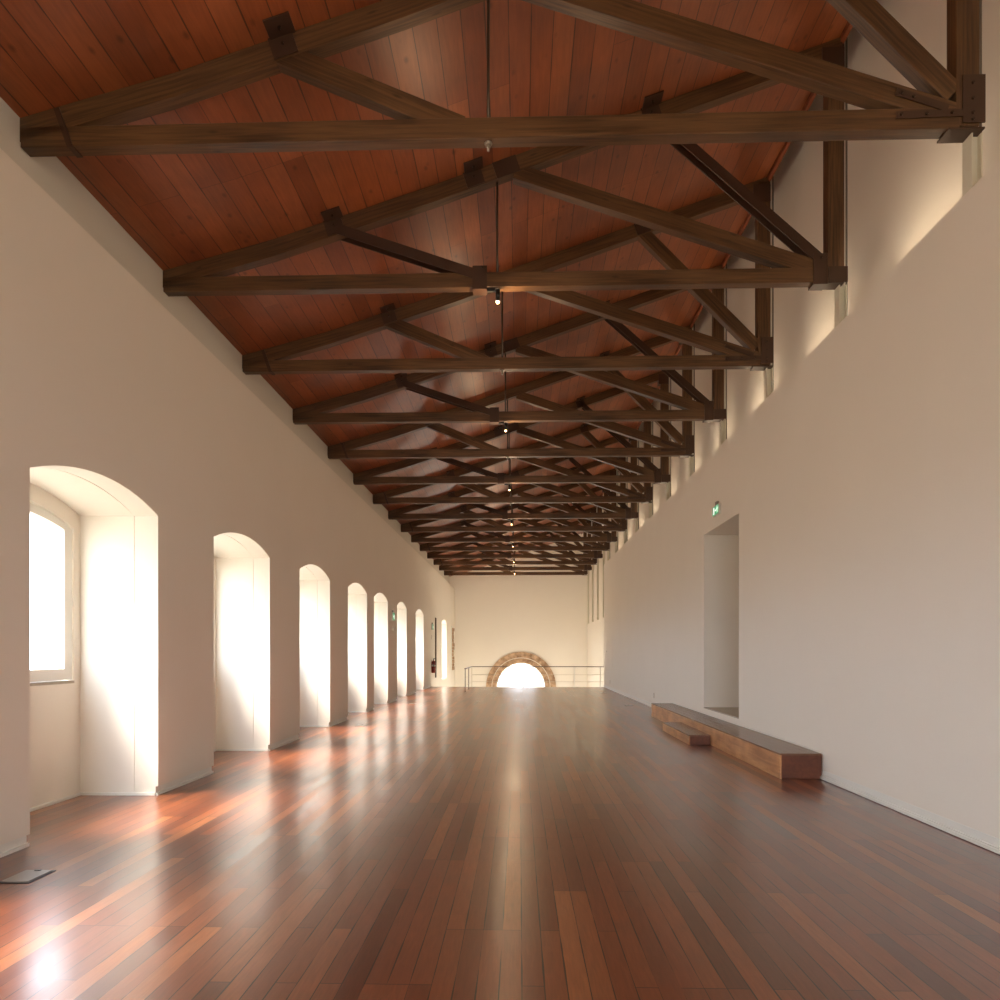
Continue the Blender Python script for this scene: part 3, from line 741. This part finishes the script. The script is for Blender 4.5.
# extinguisher
r = empty('fire_extinguisher', (XL+.09, 31.9, .62), 'red fire extinguisher hanging at the far end of the left wall', 'fire extinguisher')
m = MB(); m.cyl((0, 0, .02), (0, 0, .50), .09, 20); m.cyl((0, 0, .50), (0, 0, .58), .09, 20, .03); m.cyl((0, 0, 0), (0, 0, .02), .075, 20, .09); m.build('cylinder', M['red'], r)
m = MB(); m.cyl((0, 0, .58), (0, 0, .63), .025, 12); m.box((-.02, -.02, .62), (.10, .02, .64)); m.box((-.02, -.02, .655), (.11, .02, .67)); m.build('valve_handle', M['black'], r)
m = MB(); P = [(0, -.03, .62), (.03, -.12, .55), (.03, -.14, .35), (.02, -.115, .12)]
for a, b in zip(P, P[1:]): m.cyl(a, b, .014, 8)
m.build('hose', M['black'], r)
m = MB(); m.box((-.088, -.05, .2), (-.08, .05, .6)); m.box((-.088, -.095, .38), (.0, .095, .41)); m.build('wall_bracket', M['grey_plate'], r)
m = MB(); m.cyl((.001, 0, .30), (.001, 0, .37), .0915, 20); m.build('paper_label', M['sign_body'], r)
m = MB(); m.box((0, -.11, -.11), (.006, .11, .11)); o = m.build('wall_sign', M['sign_body'], loc=(XL, 31.9, 2.25)); tag(o, 'small square pale sign between exit sign and fire extinguisher', 'sign')
m = MB(); m.box((.006, -.03, -.07), (.008, .03, .05)); m.box((.006, -.07, .05), (.008, .07, .08)); m.build('pictogram', M['red'], o)
m = MB(); m.box((0, -.10, 0), (.05, .10, .12)); m.bevel(.005); o = m.build('alarm_call_point', M['sign_body'], loc=(XL, 22.05, 2.25)); tag(o, 'small pale wall box below the exit sign on the left wall', 'alarm box')

# narrow dark vertical strip and stone niche at the far left
m = MB(); m.box((0, -.22, 0), (.035, .12, 2.85)); m.bevel(.006); o = m.build('dark_wall_strip', M['dark'], loc=(XL+.004, 33.4, .36)); tag(o, 'tall narrow dark vertical strip at the far left wall', 'wall strip')
m = MB(); m.box((.0, -.70, .5), (.05, -.56, 3.0)); m.box((.0, .56, .5), (.05, .70, 3.0)); m.box((0, -.7, 3.0), (.05, .7, 3.12))
o = m.build('stone_panel', M['white'], loc=(XL+.004, 41.6, 0)); tag(o, 'tall exposed stone panel in white frame in the far left corner', 'wall panel')
m = MB()
z = .5
while z < 2.98:
    h = .16+random.random()*.12; y = -.56
    while y < .55:
        w = min(.25+random.random()*.3, .56-y); m.box((0, y+.01, z+.01), (.05+random.random()*.05, y+w-.01, min(z+h, 3.0)-.01)); y += w
    z += h
m.build('stonework', M['stone'], o)

# small things on the right wall
def plate(name, x, y, z, w, h, s_, label, cat, mt):
    m = MB(); m.box((0, -w/2, -h/2), (s_*.012, w/2, h/2)); m.bevel(.003); o = m.build(name, mt, loc=(x, y, z)); tag(o, label, cat)
    m = MB(); m.cyl((s_*.012, 0, 0), (s_*.015, 0, 0), min(w, h)*.3, 14); m.build('socket_face', M['sign_body'], o)
plate('wall_socket', XR, 19.9, .36, .09, .14, -1, 'small white wall socket beyond the far end of the bench', 'socket', M['cable'])
plate('wall_socket', XR, 29.5, .33, .10, .15, -1, 'small white wall socket near the railing end of right wall', 'socket', M['cable'])
m = MB()
for a, b in (((-.95, 0), (.95, .025)), ((-.95, 1.2), (.95, 1.225)), ((-.95, 0), (-.92, 1.225)), ((.92, 0), (.95, 1.225))): m.box((0, a[0], a[1]), (-.008, b[0], b[1]))
m.box((0, -.92, .025), (-.004, .92, 1.2))
o = m.build('access_panel', M['plaster'], loc=(XR-.003, 29.8, 1.0)); tag(o, 'flush cream access panel at the far end of the right wall', 'access panel')
m = MB(); m.cyl((-.008, .75, .6), (-.016, .75, .6), .03, 10); m.build('latch', M['grey_plate'], o)

# floor boxes
def floor_box(x, y, label, lift=0.0, w=.20, l=.26):
    r = empty('floor_box', (x, y, 0), label, 'floor socket', 'hinged grey floor socket boxes')
    m = MB()
    m.box((-w/2-.012, -l/2-.012, .0005), (w/2+.012, -l/2, .006)); m.box((-w/2-.012, l/2, .0005), (w/2+.012, l/2+.012, .006))
    m.box((-w/2-.012, -l/2, .0005), (-w/2, l/2, .006)); m.box((w/2, -l/2, .0005), (w/2+.012, l/2, .006)); m.build('frame', M['black'], r)
    m = MB(); m.box((-w/2+.003, -l/2+.003, .0005), (w/2-.003, l/2-.003, .008+lift)); m.bevel(.002); p = m.build('lid', M['grey_plate'], r)
    m = MB(); m.box((-.02, l/2-.03, .008+lift), (.02, l/2-.012, .013+lift)); m.build('finger_pull', M['black'], p)
floor_box(-3.49, 4.87, 'grey floor socket lid by the left wall nearest the camera', .004)
floor_box(-3.42, 15.05, 'small grey floor socket by the left wall before the fourth visible window')
floor_box(-3.27, 21.35, 'small grey floor socket by the left wall near the fifth visible window')
floor_box(3.24, 20.85, 'small grey floor socket by the right wall beyond the bench')
floor_box(3.25, 27.2, 'small grey floor socket by the right wall close to the railing')

# ------------------------------------------------------------------ guard rail at the floor's far edge
r = empty('guardrail', (0, 31.55, 0), 'thin dark guardrail with horizontal cables at the far edge of the floor', 'railing')
def rb(m, a, b, rad, n=8): m.cyl(a, b, rad, n)
m = MB(); m.box((-2.18, -.03, .90), (XR-.002, .03, .935)); m.build('handrail', M['rail_dark'], r)
m = MB(); m.box((-2.18, -3.9, .90), (-2.12, -.032, .935)); m.build('handrail', M['rail_dark'], r)
for x, y, mt_ in ((-2.15, 0, 'cable'), (-2.15, -3.86, 'rail_dark'), (-2.15, -1.95, 'rail_dark'), (.17, 0, 'cable'), (2.46, 0, 'white'), (3.62, 0, 'cable')):
    m = MB(); m.box((x-.014, y-.025, .0), (x+.014, y+.025, .90)); m.box((x-.05, y-.05, 0), (x+.05, y+.05, .012)); m.build('post', M[mt_], r)
for z in (.24, .555):
    m = MB(); rb(m, (-2.15, 0, z), (XR, 0, z), .008); m.build('cable', M['cable'], r)
    m = MB(); rb(m, (-2.15, -3.86, z), (-2.15, 0, z), .008); m.build('cable', M['cable'], r)
